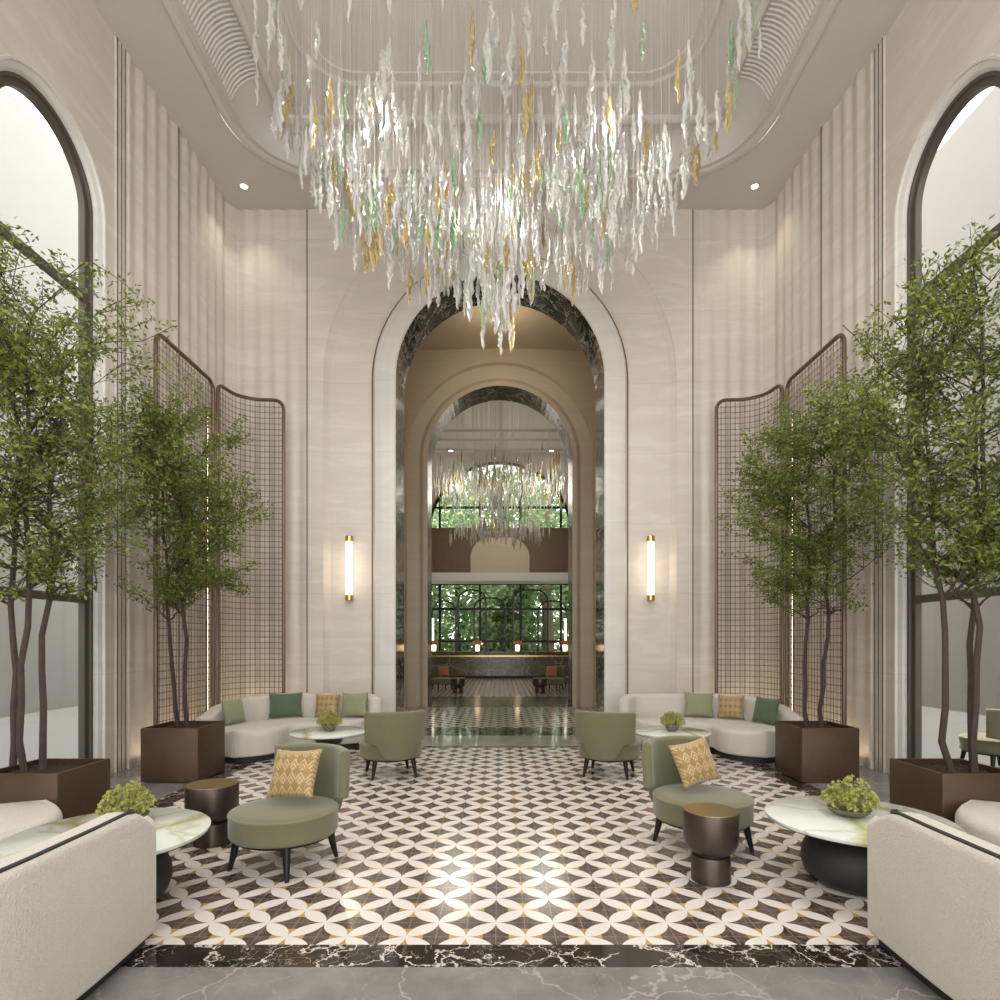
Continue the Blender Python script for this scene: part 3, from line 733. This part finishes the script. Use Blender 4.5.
# garden trees beyond the far windows
struct(MB().box(-30, 30, 29.6, 60, -.1, 0).build('ground', M['lawn'], smooth=False), 'garden ground beyond the far windows', 'ground')
gard = [(-5.6, 34.0, 8.5, 2.4, 'leafy garden tree outside the far window, leftmost'), (-2.6, 36.5, 11, 2.8, 'tall garden tree outside the far window, left of its centre'), (.4, 33.5, 5.2, 1.8, 'low bushy garden tree outside the far window at its centre'),
        (2.75, 35.0, 12.0, 3.0, 'thick trunked garden tree outside the far window, right of its centre'), (5.8, 34.5, 9, 2.6, 'leafy garden tree outside the far window, rightmost'), (.2, 40.5, 13.5, 3.6, 'tall garden tree far behind the low bushy one'), (-4.6, 42, 13, 4.2, 'broad garden tree far behind, at the left of the far windows'), (5.0, 42, 13, 4.2, 'broad garden tree far behind, at the right of the far windows')]
for i, (x, y, hh, cr, lb) in enumerate(gard):
    rnd = random.Random(70 + i); t = thing('garden_tree', lb, 'tree', (x, y, 0), 0, 'garden trees beyond the lobby')
    tr = .42 if i == 3 else .14
    MB().tube([(x + .1 * math.sin(k), y, hh * .85 * k / 8) for k in range(9)], [tr * (1 - .08 * k) for k in range(9)], 10).build('trunk', M['litbark'] if i == 3 else M['bark'], t, (x, y, 0))
    fo = MB()
    for c in range(5200):
        zz = rnd.uniform(.08 if i != 3 else .35, 1) * hh; rr_ = cr * math.sqrt(rnd.random()) * (1.0 if zz < hh * .7 else .8); a = rnd.uniform(0, 6.28)
        ck = Vector((x + rr_ * math.cos(a), y + rr_ * math.sin(a), zz))
        if noise.noise(ck * .9) < -.17: continue
        d = Vector((rnd.uniform(-1, 1), rnd.uniform(-1, 1), rnd.uniform(-1, .5))).normalized(); s_ = d.orthogonal().normalized(); L = rnd.uniform(.2, .46) * (1.35 if i > 4 else 1)
        fo.add([tuple(ck), tuple(ck + d * L * .5 + s_ * L * .3), tuple(ck + d * L), tuple(ck + d * L * .5 - s_ * L * .3)], [(0, 1, 2, 3)])
    fo.build('foliage', M['leafout'], t, (x, y, 0), smooth=False)

# ------------------------------------------------------------------ lattice screens
def screen(path, ztop, corner, label, dip=None, rails=()):
    """path: plan polyline (fine); frame tube with rounded top corners, wire lattice inside"""
    P = [Vector((p[0], p[1], 0)) for p in path]
    ac = [0]
    for a, b in zip(P, P[1:]): ac.append(ac[-1] + (b - a).length)
    L = ac[-1]
    def at(s, z):
        s = min(max(s, 0), L)
        for i in range(len(ac) - 1):
            if s <= ac[i + 1] + 1e-9:
                f = (s - ac[i]) / max(1e-9, ac[i + 1] - ac[i]); q = P[i].lerp(P[i + 1], f); return (q.x, q.y, z)
    base = at(L / 2, 0); t = thing('lattice_screen', label, 'screen', base, 0, 'bronze lattice screens')
    r_ = corner
    def top(s):
        z = ztop
        if s < r_: z -= r_ - math.sqrt(max(0, r_ * r_ - (r_ - s) ** 2))
        if s > L - r_: z -= r_ - math.sqrt(max(0, r_ * r_ - (s - L + r_) ** 2))
        return z
    line = [at(0, .03), at(0, ztop - r_)] + [at(r_ - r_ * math.cos(PI / 2 * k / 6), ztop - r_ + r_ * math.sin(PI / 2 * k / 6)) for k in range(1, 7)]
    k = 1
    while r_ + k * .08 < L - r_: line.append(at(r_ + k * .08, ztop)); k += 1
    line += [at(L - r_ + r_ * math.sin(PI / 2 * k / 6), ztop - r_ + r_ * math.cos(PI / 2 * k / 6)) for k in range(0, 7)] + [at(L, .03)]
    fm = MB().tube(line, .03, 8)
    fm.build('frame', M['bronze'], t, base)
    MB().tube([at(L * k / 12, .03) for k in range(13)], .03, 8).build('bottom_rail', M['bronze'], t, base)
    la = MB(); nv = int(L / .078); q = L / nv
    for i in range(1, nv):
        la.tube([at(i * q, .05), at(i * q, top(i * q))], .0055, 4, caps=False)
    z = .12
    while z < ztop - .03:
        s0 = 0
        while top(s0) < z: s0 += .01
        la.tube([at(s0 + (L - 2 * s0) * k / 14, z) for k in range(15)], .0055, 4, caps=False)
        # small beads at the crossings
        for i in range(1, nv):
            if top(i * q) > z:
                c = at(i * q, z)
                la.lathe([(.001, -.02), (.012, 0), (.001, .02)], c, 4)
        z += .095
    la.build('lattice', M['latticewire'], t, base)
    return t
for sg, nm in ((-1, 'left'), (1, 'right')):
    screen([(sg * 4.50, 7.78 + .13 * k) for k in range(13)], 5.72, .16, 'tall straight bronze lattice screen along the %s wall behind the rear tree' % nm)
    cur = [(sg * p.x, p.y) for p in catmull([(-4.46, 9.40, 0), (-4.445, 9.6, 0), (-4.37, 9.87, 0), (-4.16, 10.04, 0), (-3.9, 10.08, 0), (-3.67, 10.09, 0)], 5)]
    screen(cur, 5.75, .16, 'tall curved bronze lattice screen in the %s rear corner behind the sofa' % nm)

for sg, nm in ((-1, 'left'), (1, 'right')):
    t = thing('light_strip', 'thin warm glowing vertical light line between the two lattice screens on the %s' % nm, 'lamp', (sg * 4.62, 9.385, 0), 0, 'light lines behind the lattice screens')
    MB().box(-.012, .012, -.012, .012, 0, 5.3).build('housing', M['bronze'], t, smooth=False)
    MB().box(*sorted((-sg * .012, -sg * .016)), -.011, .011, .08, 5.25).build('diffuser', M['stripglow'], t, smooth=False)
# sconces
for sg, nm in ((-1, 'left'), (1, 'right')):
    x = sg * 2.66; Y = 10.5
    t = thing('wall_sconce', 'vertical brass capped glowing tube sconce on the wall %s of the big arch' % nm, 'lamp', (x, Y, 2.95), 0, 'tube sconces flanking the arch')
    MB().box(-.025, .025, .02, .098, -.5, .5).build('backplate', M['brass'], t, smooth=False)
    MB().lathe([(.001, -.47), (.062, -.465), (.062, .465), (.001, .47)], seg=20).build('light_tube', M['lampglow'], t)
    for z in (-.57, .47): MB().lathe([(.06, 0), (.07, .008), (.07, .092), (.06, .10)], (0, 0, z), 20).build('end_cap', M['brass'], t)

# ------------------------------------------------------------------ sofas
def mirror(L, sg, dx=0): return [(-sg * -1 * p[0] if False else p[0] * (1 if sg < 0 else -1) + dx, p[1]) for p in L]
def sofa(label, back, bw, bz0, bz1, seat, sw, loc, sz=.43, pipe=True, pipe_side=1):
    t = thing('curved_sofa', label, 'sofa', (loc[0], loc[1], 0), 0, 'cream curved sofas')
    B = catmull([(x, y, 0) for x, y in back], 8); Sx = catmull([(x, y, 0) for x, y in seat], 8)
    off = (loc[0], loc[1], 0)
    mb = MB(); st = sweep(mb, B, bw, bz0, bz1, .05 if pipe else .055, capf=1.1); mb.build('backrest', M['boucle'], t, off)
    mb = MB(); sweep(mb, Sx, sw, .09, sz, .06, crown=.025); mb.build('seat', M['boucle'], t, off)
    mb = MB(); sweep(mb, Sx, [w - .14 for w in sw] if isinstance(sw, list) else sw - .14, 0, .09, .02); 
    sweep(mb, B, bw - .1 if not isinstance(bw, list) else [w - .1 for w in bw], 0, .08, .02); mb.build('plinth', M['blackbase'], t, off)
    if pipe:
        ln = []
        n = len(st)
        for i in range(10, n):
            c, nn, s_, tt = st[i]
            W = lerp_list(bw, tt) / 2 * s_; z1 = lerp_list(bz1, tt)
            q = c + nn * (pipe_side * (W - .03)); ln.append((q.x, q.y, z1 - .006))
        c, nn, s_, tt = st[10]; t0 = (st[10][0] - st[14][0]).normalized(); W = lerp_list(bw, tt) / 2 - .03; z1 = lerp_list(bz1, tt)
        q = c + nn * (pipe_side * W * .25) + t0 * .02; hook = [(q.x, q.y, z1 - .002)]
        q = c + nn * (pipe_side * W * .75) + t0 * .018; hook.append((q.x, q.y, z1 - .003))
        MB().tube(hook + ln, .0115, 6).build('piping', M['piping'], t, off)
    return t
backL = [(-4.20, 8.42), (-4.16, 8.95), (-3.88, 9.46), (-3.35, 9.78), (-2.7, 9.84), (-2.2, 9.78), (-1.98, 9.48)]
seatL = [(-3.56, 8.48), (-3.52, 8.9), (-3.22, 9.22), (-2.75, 9.34), (-2.42, 9.32)]
for sg, nm in ((-1, 'left'), (1, 'right')):
    sofa('cream curved corner sofa with cushions before the %s curved lattice screen' % nm, mirror(backL, sg), .2, .08, [.60, .72, .80, .81, .80, .80, .78], mirror(seatL, sg), [.92, .86, .74, .70, .62], (sg * 3.2, 9.3), pipe=False)
backF = [(-1.955, 3.22), (-1.94, 2.65), (-1.98, 2.05), (-2.24, 1.5), (-2.85, 1.2), (-3.5, 1.3), (-4.05, 1.75), (-4.33, 2.4), (-4.4, 3.0)]
seatF = [(-2.56, 2.45), (-2.75, 2.05), (-3.2, 1.88), (-3.65, 2.15), (-3.82, 2.75), (-3.74, 3.45), (-3.58, 4.03)]
for sg, nm, dx in ((-1, 'left', 0), (1, 'right', .13)):
    bb = mirror(backF, sg, dx); sb = mirror(seatF, sg, dx)
    sofa('cream boucle sofa with dark piping on its back, in the %s foreground corner' % nm, bb, .16, .06, lambda t: .785 - .10 * max(0, 1 - t / .05) ** 2, sb, [.66, .7, .74, .74, .8, .92, 1.0], (sg * 3.1 + dx, 2.4), pipe_side=-sg * -1 * -1 if False else (1 if sg < 0 else -1))

# ------------------------------------------------------------------ round tables with plants
def round_table(x, y, r_, h, label):
    t = thing('coffee_table', label, 'table', (x, y, 0), 0, 'round marble coffee tables')
    MB().lathe([(r_ - .03, h - .032), (r_ - .006, h - .026), (r_, h - .014), (r_, h - .004), (r_ - .006, h), (.001, h)], seg=64).build('tabletop', M['table'], t)
    MB().lathe([(.1, h - .045), (r_ - .1, h - .045), (r_ - .012, h - .034), (r_ - .012, h - .033), (.1, h - .033)], seg=64).build('rim', M['blackbase'], t)
    return t
def belly(t, h, k):
    MB().lathe([(.18 * k, .0), (.26 * k, .01), (.33 * k, .06), (.355 * k, .14), (.35 * k, .21), (.31 * k, .30), (.24 * k, .37), (.2 * k, h - .046)], seg=48).build('pedestal', M['blackbase'], t)
def flare(t, h):
    MB().lathe([(.17, 0), (.19, .01), (.17, .06), (.135, .14), (.125, .2), (.15, .28), (.2, .36), (.23, h - .046)], seg=40).build('pedestal', M['drum'], t)
t = round_table(-2.46, 3.74, .58, .45, 'round marble coffee table by the left foreground sofa, mostly behind its back'); belly(t, .45, 1)
t = round_table(2.45, 4.07, .585, .45, 'round white marble coffee table on a black belly base by the right foreground sofa'); belly(t, .45, 1)
t = round_table(-2.30, 8.0, .51, .45, 'round marble coffee table before the left rear sofa'); flare(t, .45)
t = round_table(2.30, 8.0, .51, .45, 'round marble coffee table before the right rear sofa'); flare(t, .45)
def bowl_plant(x, y, z, k, label, seed, bowl='low'):
    rnd = random.Random(seed); t = thing('potted_plant', label, 'plant', (x, y, z), 0, 'green bowl plants on the coffee tables')
    if bowl == 'low': MB().lathe([(.05 * k, 0), (.09 * k, .005), (.135 * k, .035 * k), (.15 * k, .06 * k), (.142 * k, .062 * k), (.1 * k, .045 * k), (.001, .04 * k)], seg=32).build('bowl', M['bowl'], t)
    else: MB().lathe([(.05 * k, 0), (.07 * k, .005), (.10 * k, .05 * k), (.11 * k, .10 * k), (.105 * k, .102 * k), (.08 * k, .07 * k), (.001, .06 * k)], seg=32).build('bowl', M['bowl'], t)
    fo = MB(); hz = .06 * k if bowl == 'low' else .09 * k
    for i in range(270):
        a = rnd.uniform(0, 6.28); q = math.sqrt(rnd.random()); el = 1 - q * q * .7
        c = Vector((q * .19 * k * math.cos(a), q * .18 * k * math.sin(a), hz + .215 * k * el * rnd.uniform(.35, 1.1)))
        if i % 2 == 0: fo.tube([(c.x * .35, c.y * .35, hz - .03), (c.x * .8, c.y * .8, c.z * .7), tuple(c)], .003, 3, caps=False)
        ax = Vector((c.x, c.y, .12)).normalized(); o1 = ax.orthogonal().normalized(); o2 = ax.cross(o1)
        for j in range(9):
            th = j * 2.4; e = .35 + .1 * j; d = (ax * (1.25 - e * .6) + (o1 * math.cos(th) + o2 * math.sin(th)) * e).normalized()
            L = rnd.uniform(.018, .027) * k; s_ = d.cross(ax); s_ = (s_ if s_.length > .01 else o1).normalized(); n_ = d.cross(s_)
            m = c + d * L * .6
            fo.add([tuple(c), tuple(m + s_ * L * .42), tuple(c + d * L), tuple(m - s_ * L * .42), tuple(m + n_ * L * .22)], [(0, 1, 4), (1, 2, 4), (2, 3, 4), (3, 0, 4)])
    fo.build('foliage', M['succ'], t, smooth=False)
    return t
bowl_plant(-2.48, 3.95, .451, .9, 'bright green succulent bowl behind the left foreground sofa back', 5)
bowl_plant(2.42, 4.12, .451, .92, 'bright green succulent in a grey bowl on the right foreground table', 6)
bowl_plant(-2.30, 8.02, .451, .86, 'small green succulent bowl on the left rear table', 7, 'tall')
bowl_plant(2.32, 8.02, .451, .86, 'small green succulent bowl on the right rear table', 8, 'tall')

# ------------------------------------------------------------------ drum side tables
def drum(x, y, label, k=1.0, group='dark goblet side tables'):
    t = thing('side_table', label, 'side table', (x, y, 0), 0, group)
    MB().lathe([(.130 * k, 0), (.137 * k, .005), (.137 * k, .17), (.132 * k, .182), (.105 * k, .186)], seg=40).build('foot', M['drum'], t)
    MB().lathe([(.108 * k, .184), (.108 * k, .20)], seg=40).build('waist_ring', M['blackbase'], t)
    MB().lathe([(.11 * k, .20), (.135 * k, .205), (.165 * k, .225), (.185 * k, .265), (.192 * k, .31), (.194 * k, .478), (.190 * k, .486)], seg=40).build('drum', M['drum'], t)
    MB().lathe([(.191 * k, .484), (.188 * k, .489), (.001, .489)], seg=40).build('top', M['brasstop'], t)
    return t
drum(-2.36, 4.88, 'dark bronze goblet shaped side table beside the left front olive chair', 1.05)
drum(1.46, 4.12, 'dark bronze goblet shaped side table in front of the right front olive chair', .96)

# ------------------------------------------------------------------ chairs
def make_chair(label, x, y, rz, group='olive round lounge chairs'):
    t = thing('lounge_chair', label, 'chair', (x, y, 0), rz, group)
    MB().lathe([(.34, .238), (.372, .242), (.383, .255), (.385, .28), (.385, .392), (.388, .397), (.390, .404), (.386, .411), (.378, .413), (.365, .422), (.32, .432), (.2, .439), (.001, .441)], seg=56).build('seat', M['olive'], t)
    MB().lathe([(.30, .215), (.345, .218), (.35, .236), (.30, .236)], seg=48).build('seat_frame', M['darkmetal'], t)
    for a in (45, 135, 225, 315):
        c, s_ = math.cos(R(a)), math.sin(R(a))
        MB().tube([(c * .325, s_ * .325, .225), (c * .345, s_ * .345, .12), (c * .375, s_ * .375, .0)], [.030, .025, .015], 10).build('leg', M['darkmetal'], t)
    B = MB(); P = []
    for k in range(25):
        th = R(90 + 50 - 100 * k / 24); rr_ = .424
        P.append((rr_ * math.cos(th), rr_ * math.sin(th)))
    n = len(P)
    sweep(B, P, .078, [.455, .44, .26, .25, .26, .44, .455], [.82, .822, .825, .825, .825, .822, .82], .026, lean=.035, capk=5, capf=.6)
    B.build('backrest', M['olive'], t)
    return t
make_chair('olive chair with gold cushion beside the left drum table, its front toward us', -1.60, 4.42, R(-113 + 90))
make_chair('olive chair with gold cushion behind the right drum table', 1.63, 4.80, R(-64 + 90))
make_chair('olive chair seen from behind, facing the left rear table', -1.36, 7.42, R(110 + 90))
make_chair('olive chair seen from behind, facing the right rear table', 1.36, 7.42, R(70 + 90))

# ------------------------------------------------------------------ cushions
def cushion_mesh(w, h, d, n=18):
    mb = MB(); idx = {}; vs = []; fs = []
    for side in (1, -1):
        for j in range(n + 1):
            for i in range(n + 1):
                u, v = -1 + 2 * i / n, -1 + 2 * j / n
                edge = i in (0, n) or j in (0, n)
                if edge and side == -1: idx[(side, i, j)] = idx[(1, i, j)]; continue
                x = u * w / 2 * (1 - .10 * (1 - v * v)); y = v * h / 2 * (1 - .10 * (1 - u * u))
                z = side * d / 2 * (max(0, (1 - u ** 2) * (1 - v ** 2)) ** .42) * (1 + .04 * math.sin(7 * u + 4 * v))
                idx[(side, i, j)] = len(vs); vs.append((x, y, z))
        for j in range(n):
            for i in range(n):
                q = [idx[(side, i, j)], idx[(side, i + 1, j)], idx[(side, i + 1, j + 1)], idx[(side, i, j + 1)]]
                fs.append(tuple(q if side == 1 else q[::-1]))
    return mb.add(vs, fs)
def cushion(x, y, z, w, h, d, yaw, lean, roll, mat, label, grp):
    """stands upright, face normal pointing to direction yaw (deg, plan), leaning back"""
    o = cushion_mesh(w, h, d).build('cushion', mat, angle=None)
    m = Matrix.Rotation(R(yaw - 270), 4, 'Z') @ Matrix.Rotation(R(90 - lean), 4, 'X') @ Matrix.Rotation(R(roll), 4, 'Z')
    o.matrix_world = Matrix.Translation((x, y, z)) @ m
    return tag(o, label, 'cushion', grp)
CG, G1, G2 = 'cushions on the sofas', 'gold leaf patterned cushions on olive chairs', None
cushion(-1.55, 4.485, .66, .42, .38, .15, -110, 24, 4, M['gold_cushion'], 'gold leaf patterned cushion on the left front olive chair', G1)
cushion(1.595, 4.87, .665, .39, .37, .15, -70, 22, 9, M['gold_cushion'], 'gold leaf patterned cushion on the right front olive chair', G1)
cushion(-3.93, 8.78, .63, .40, .38, .15, -20, 14, 0, M['olive2'], 'light olive cushion at the left end of the left rear sofa', CG)
cushion(-3.42, 9.50, .645, .52, .40, .14, -72, 14, 0, M['green'], 'deep green cushion on the left rear sofa', CG)
cushion(-2.78, 9.58, .635, .40, .38, .14, -90, 14, 0, M['gold_cushion'], 'gold patterned cushion on the left rear sofa', CG)
cushion(-2.32, 9.49, .65, .46, .40, .14, -100, 14, 3, M['olive2'], 'light olive cushion at the right end of the left rear sofa', CG)
cushion(3.18, 9.52, .645, .46, .40, .14, -100, 14, -2, M['olive2'], 'light olive cushion on the right rear sofa', CG)
cushion(3.62, 9.33, .635, .40, .38, .14, -118, 14, 0, M['gold_cushion'], 'gold patterned cushion on the right rear sofa, beside the light olive one', CG)
cushion(3.93, 8.80, .64, .46, .40, .14, -158, 14, 0, M['green'], 'deep green cushion at the right end of the right rear sofa', CG)

# ------------------------------------------------------------------ lobby furniture (far)
def lob(px, Y): return (px - 500) * Y / F
make_chair('distant olive chair in the far lobby left of its small dark table', lob(442, 20.3), 20.3, R(-60 + 90), 'olive chairs in the far lobby')
cushion(lob(443, 20.3), 20.42, .64, .4, .38, .14, -70, 16, 0, M['rust'], 'rust cushion on the left distant olive chair', 'rust cushions in the far lobby')
drum(lob(458, 19.2), 19.2, 'small dark goblet table in the far lobby at the left', 1.25, 'far lobby side tables')
drum(lob(540, 19.2), 19.2, 'small dark goblet table in the far lobby at the right', 1.25, 'far lobby side tables')
make_chair('distant olive chair in the far lobby beside the right small dark table', lob(553, 20.2), 20.2, R(-120 + 90), 'olive chairs in the far lobby')
make_chair('distant olive chair partly hidden by the inner arch, farthest right in the lobby', lob(569, 21.0), 21.0, R(-120 + 90), 'olive chairs in the far lobby')
cushion(lob(552, 20.2), 20.32, .64, .4, .38, .14, -110, 16, 0, M['rust'], 'rust cushion on the right distant olive chair', 'rust cushions in the far lobby')
# green chair outside the right window
make_chair('green chair outside, seen through the right arched window', 6.42, 7.7, R(180), 'chair outside the window')

# ------------------------------------------------------------------ light
w = bpy.data.worlds.new('World'); S.world = w; w.use_nodes = True
bg = w.node_tree.nodes['Background']; bg.inputs[0].default_value = (1.0, .99, .965, 1); bg.inputs[1].default_value = 2.3
def lamp(name, typ, loc, energy, col=(1, 1, 1), rot=(0, 0, 0), **kw):
    l = bpy.data.lights.new(name, typ); l.energy = energy; l.color = col
    for k, v in kw.items(): setattr(l, k, v)
    o = bpy.data.objects.new(name, l); COL.objects.link(o); o.location = loc; o.rotation_euler = rot; return o
WARM = (1, .84, .64)
for sg in (-1, 1):
    lamp('downlight_beam', 'SPOT', (sg * 4.28, 9.97, H - .03), 30, (1, .9, .75), (0, 0, 0), spot_size=R(90), spot_blend=.8, shadow_soft_size=.05)
    lamp('screen_uplight', 'AREA', (sg * 4.63, 8.6, .1), 3, (1, .78, .5), (R(180), 0, 0), shape='RECTANGLE', size=.12, size_y=1.5)
    lamp('screen_uplight', 'AREA', (sg * 4.2, 10.15, .1), 2.5, (1, .78, .5), (R(180), 0, 0), shape='RECTANGLE', size=.5, size_y=.2)
    lamp('sconce_light', 'POINT', (sg * 2.66, 10.35, 2.95), 1.5, (1, .78, .5), shadow_soft_size=.08)
for (x, y, z, e) in ((0, 6.3, 6.4, 16), (-1.2, 6.0, 7.0, 11), (1.2, 6.0, 7.0, 11), (0, 7.6, 7.2, 11), (-1.6, 7.4, 7.6, 8), (1.6, 7.4, 7.6, 8), (-1.6, 5.2, 5.35, 36), (1.6, 5.2, 5.35, 36), (-1.7, 7.2, 5.4, 36), (1.7, 7.2, 5.4, 36)):
    lamp('chandelier_and_fill_light', 'POINT', (x, y, z), e, (1, .955, .89), shadow_soft_size=.55 if z < 6 else .15)  # lower ones hang unseen below the drops, added to brighten the side walls
for sg in (-1, 1):
    for (x, y, e, tx, ty) in ((3.6, 3.0, 150, 2.6, 3.6), (3.6, 6.2, 160, 2.4, 5.4), (2.2, 5.4, 170, .9, 5.2), (3.0, 8.8, 130, 2.6, 8.9)):
        d = Vector((sg * (tx - x), ty - y, -9.2)); lamp('added_overhead_spot', 'SPOT', (sg * x, y, H + .1), e, (1, .96, .90), d.to_track_quat('-Z', 'Y').to_euler(), spot_size=R(48), spot_blend=.9, shadow_soft_size=.12)  # unseen spots without fixtures, added for stronger light from above
lamp('passage_fill_light', 'POINT', (0, 13.2, 8.3), 20, WARM, shadow_soft_size=.3)  # unseen lamp added to brighten the dim passage
for (x, y, z) in ((-1.7, 21.6, 7.4), (1.7, 21.6, 7.4), (0, 25.5, 8.0)): lamp('lobby_light', 'POINT', (x, y, z), 75, (1, .92, .8), shadow_soft_size=.8)

lamp('sunlight', 'SUN', (0, 40, 30), 4.0, (1, .95, .86), (R(-28), 0, 0), angle=R(2))
# ------------------------------------------------------------------ camera
cam = bpy.data.cameras.new('camera'); co = bpy.data.objects.new('camera', cam); COL.objects.link(co)
co.location = (0, 0, EYE); co.rotation_euler = (R(90), 0, 0)
cam.sensor_width = 36; cam.sensor_fit = 'HORIZONTAL'; cam.lens = F / 1000 * 36; cam.shift_y = .142; cam.clip_end = 200
S.camera = co
S.view_settings.view_transform = 'Standard'; S.view_settings.look = 'None'; S.view_settings.gamma = 1; S.view_settings.use_curve_mapping = False
S.view_settings.exposure = .82
S.cycles.use_denoising = True
S.cycles.max_bounces = 10; S.cycles.diffuse_bounces = 6; S.cycles.transmission_bounces = 8; S.cycles.transparent_max_bounces = 12
S.cycles.caustics_reflective = False; S.cycles.caustics_refractive = False; S.cycles.sample_clamp_indirect = 6
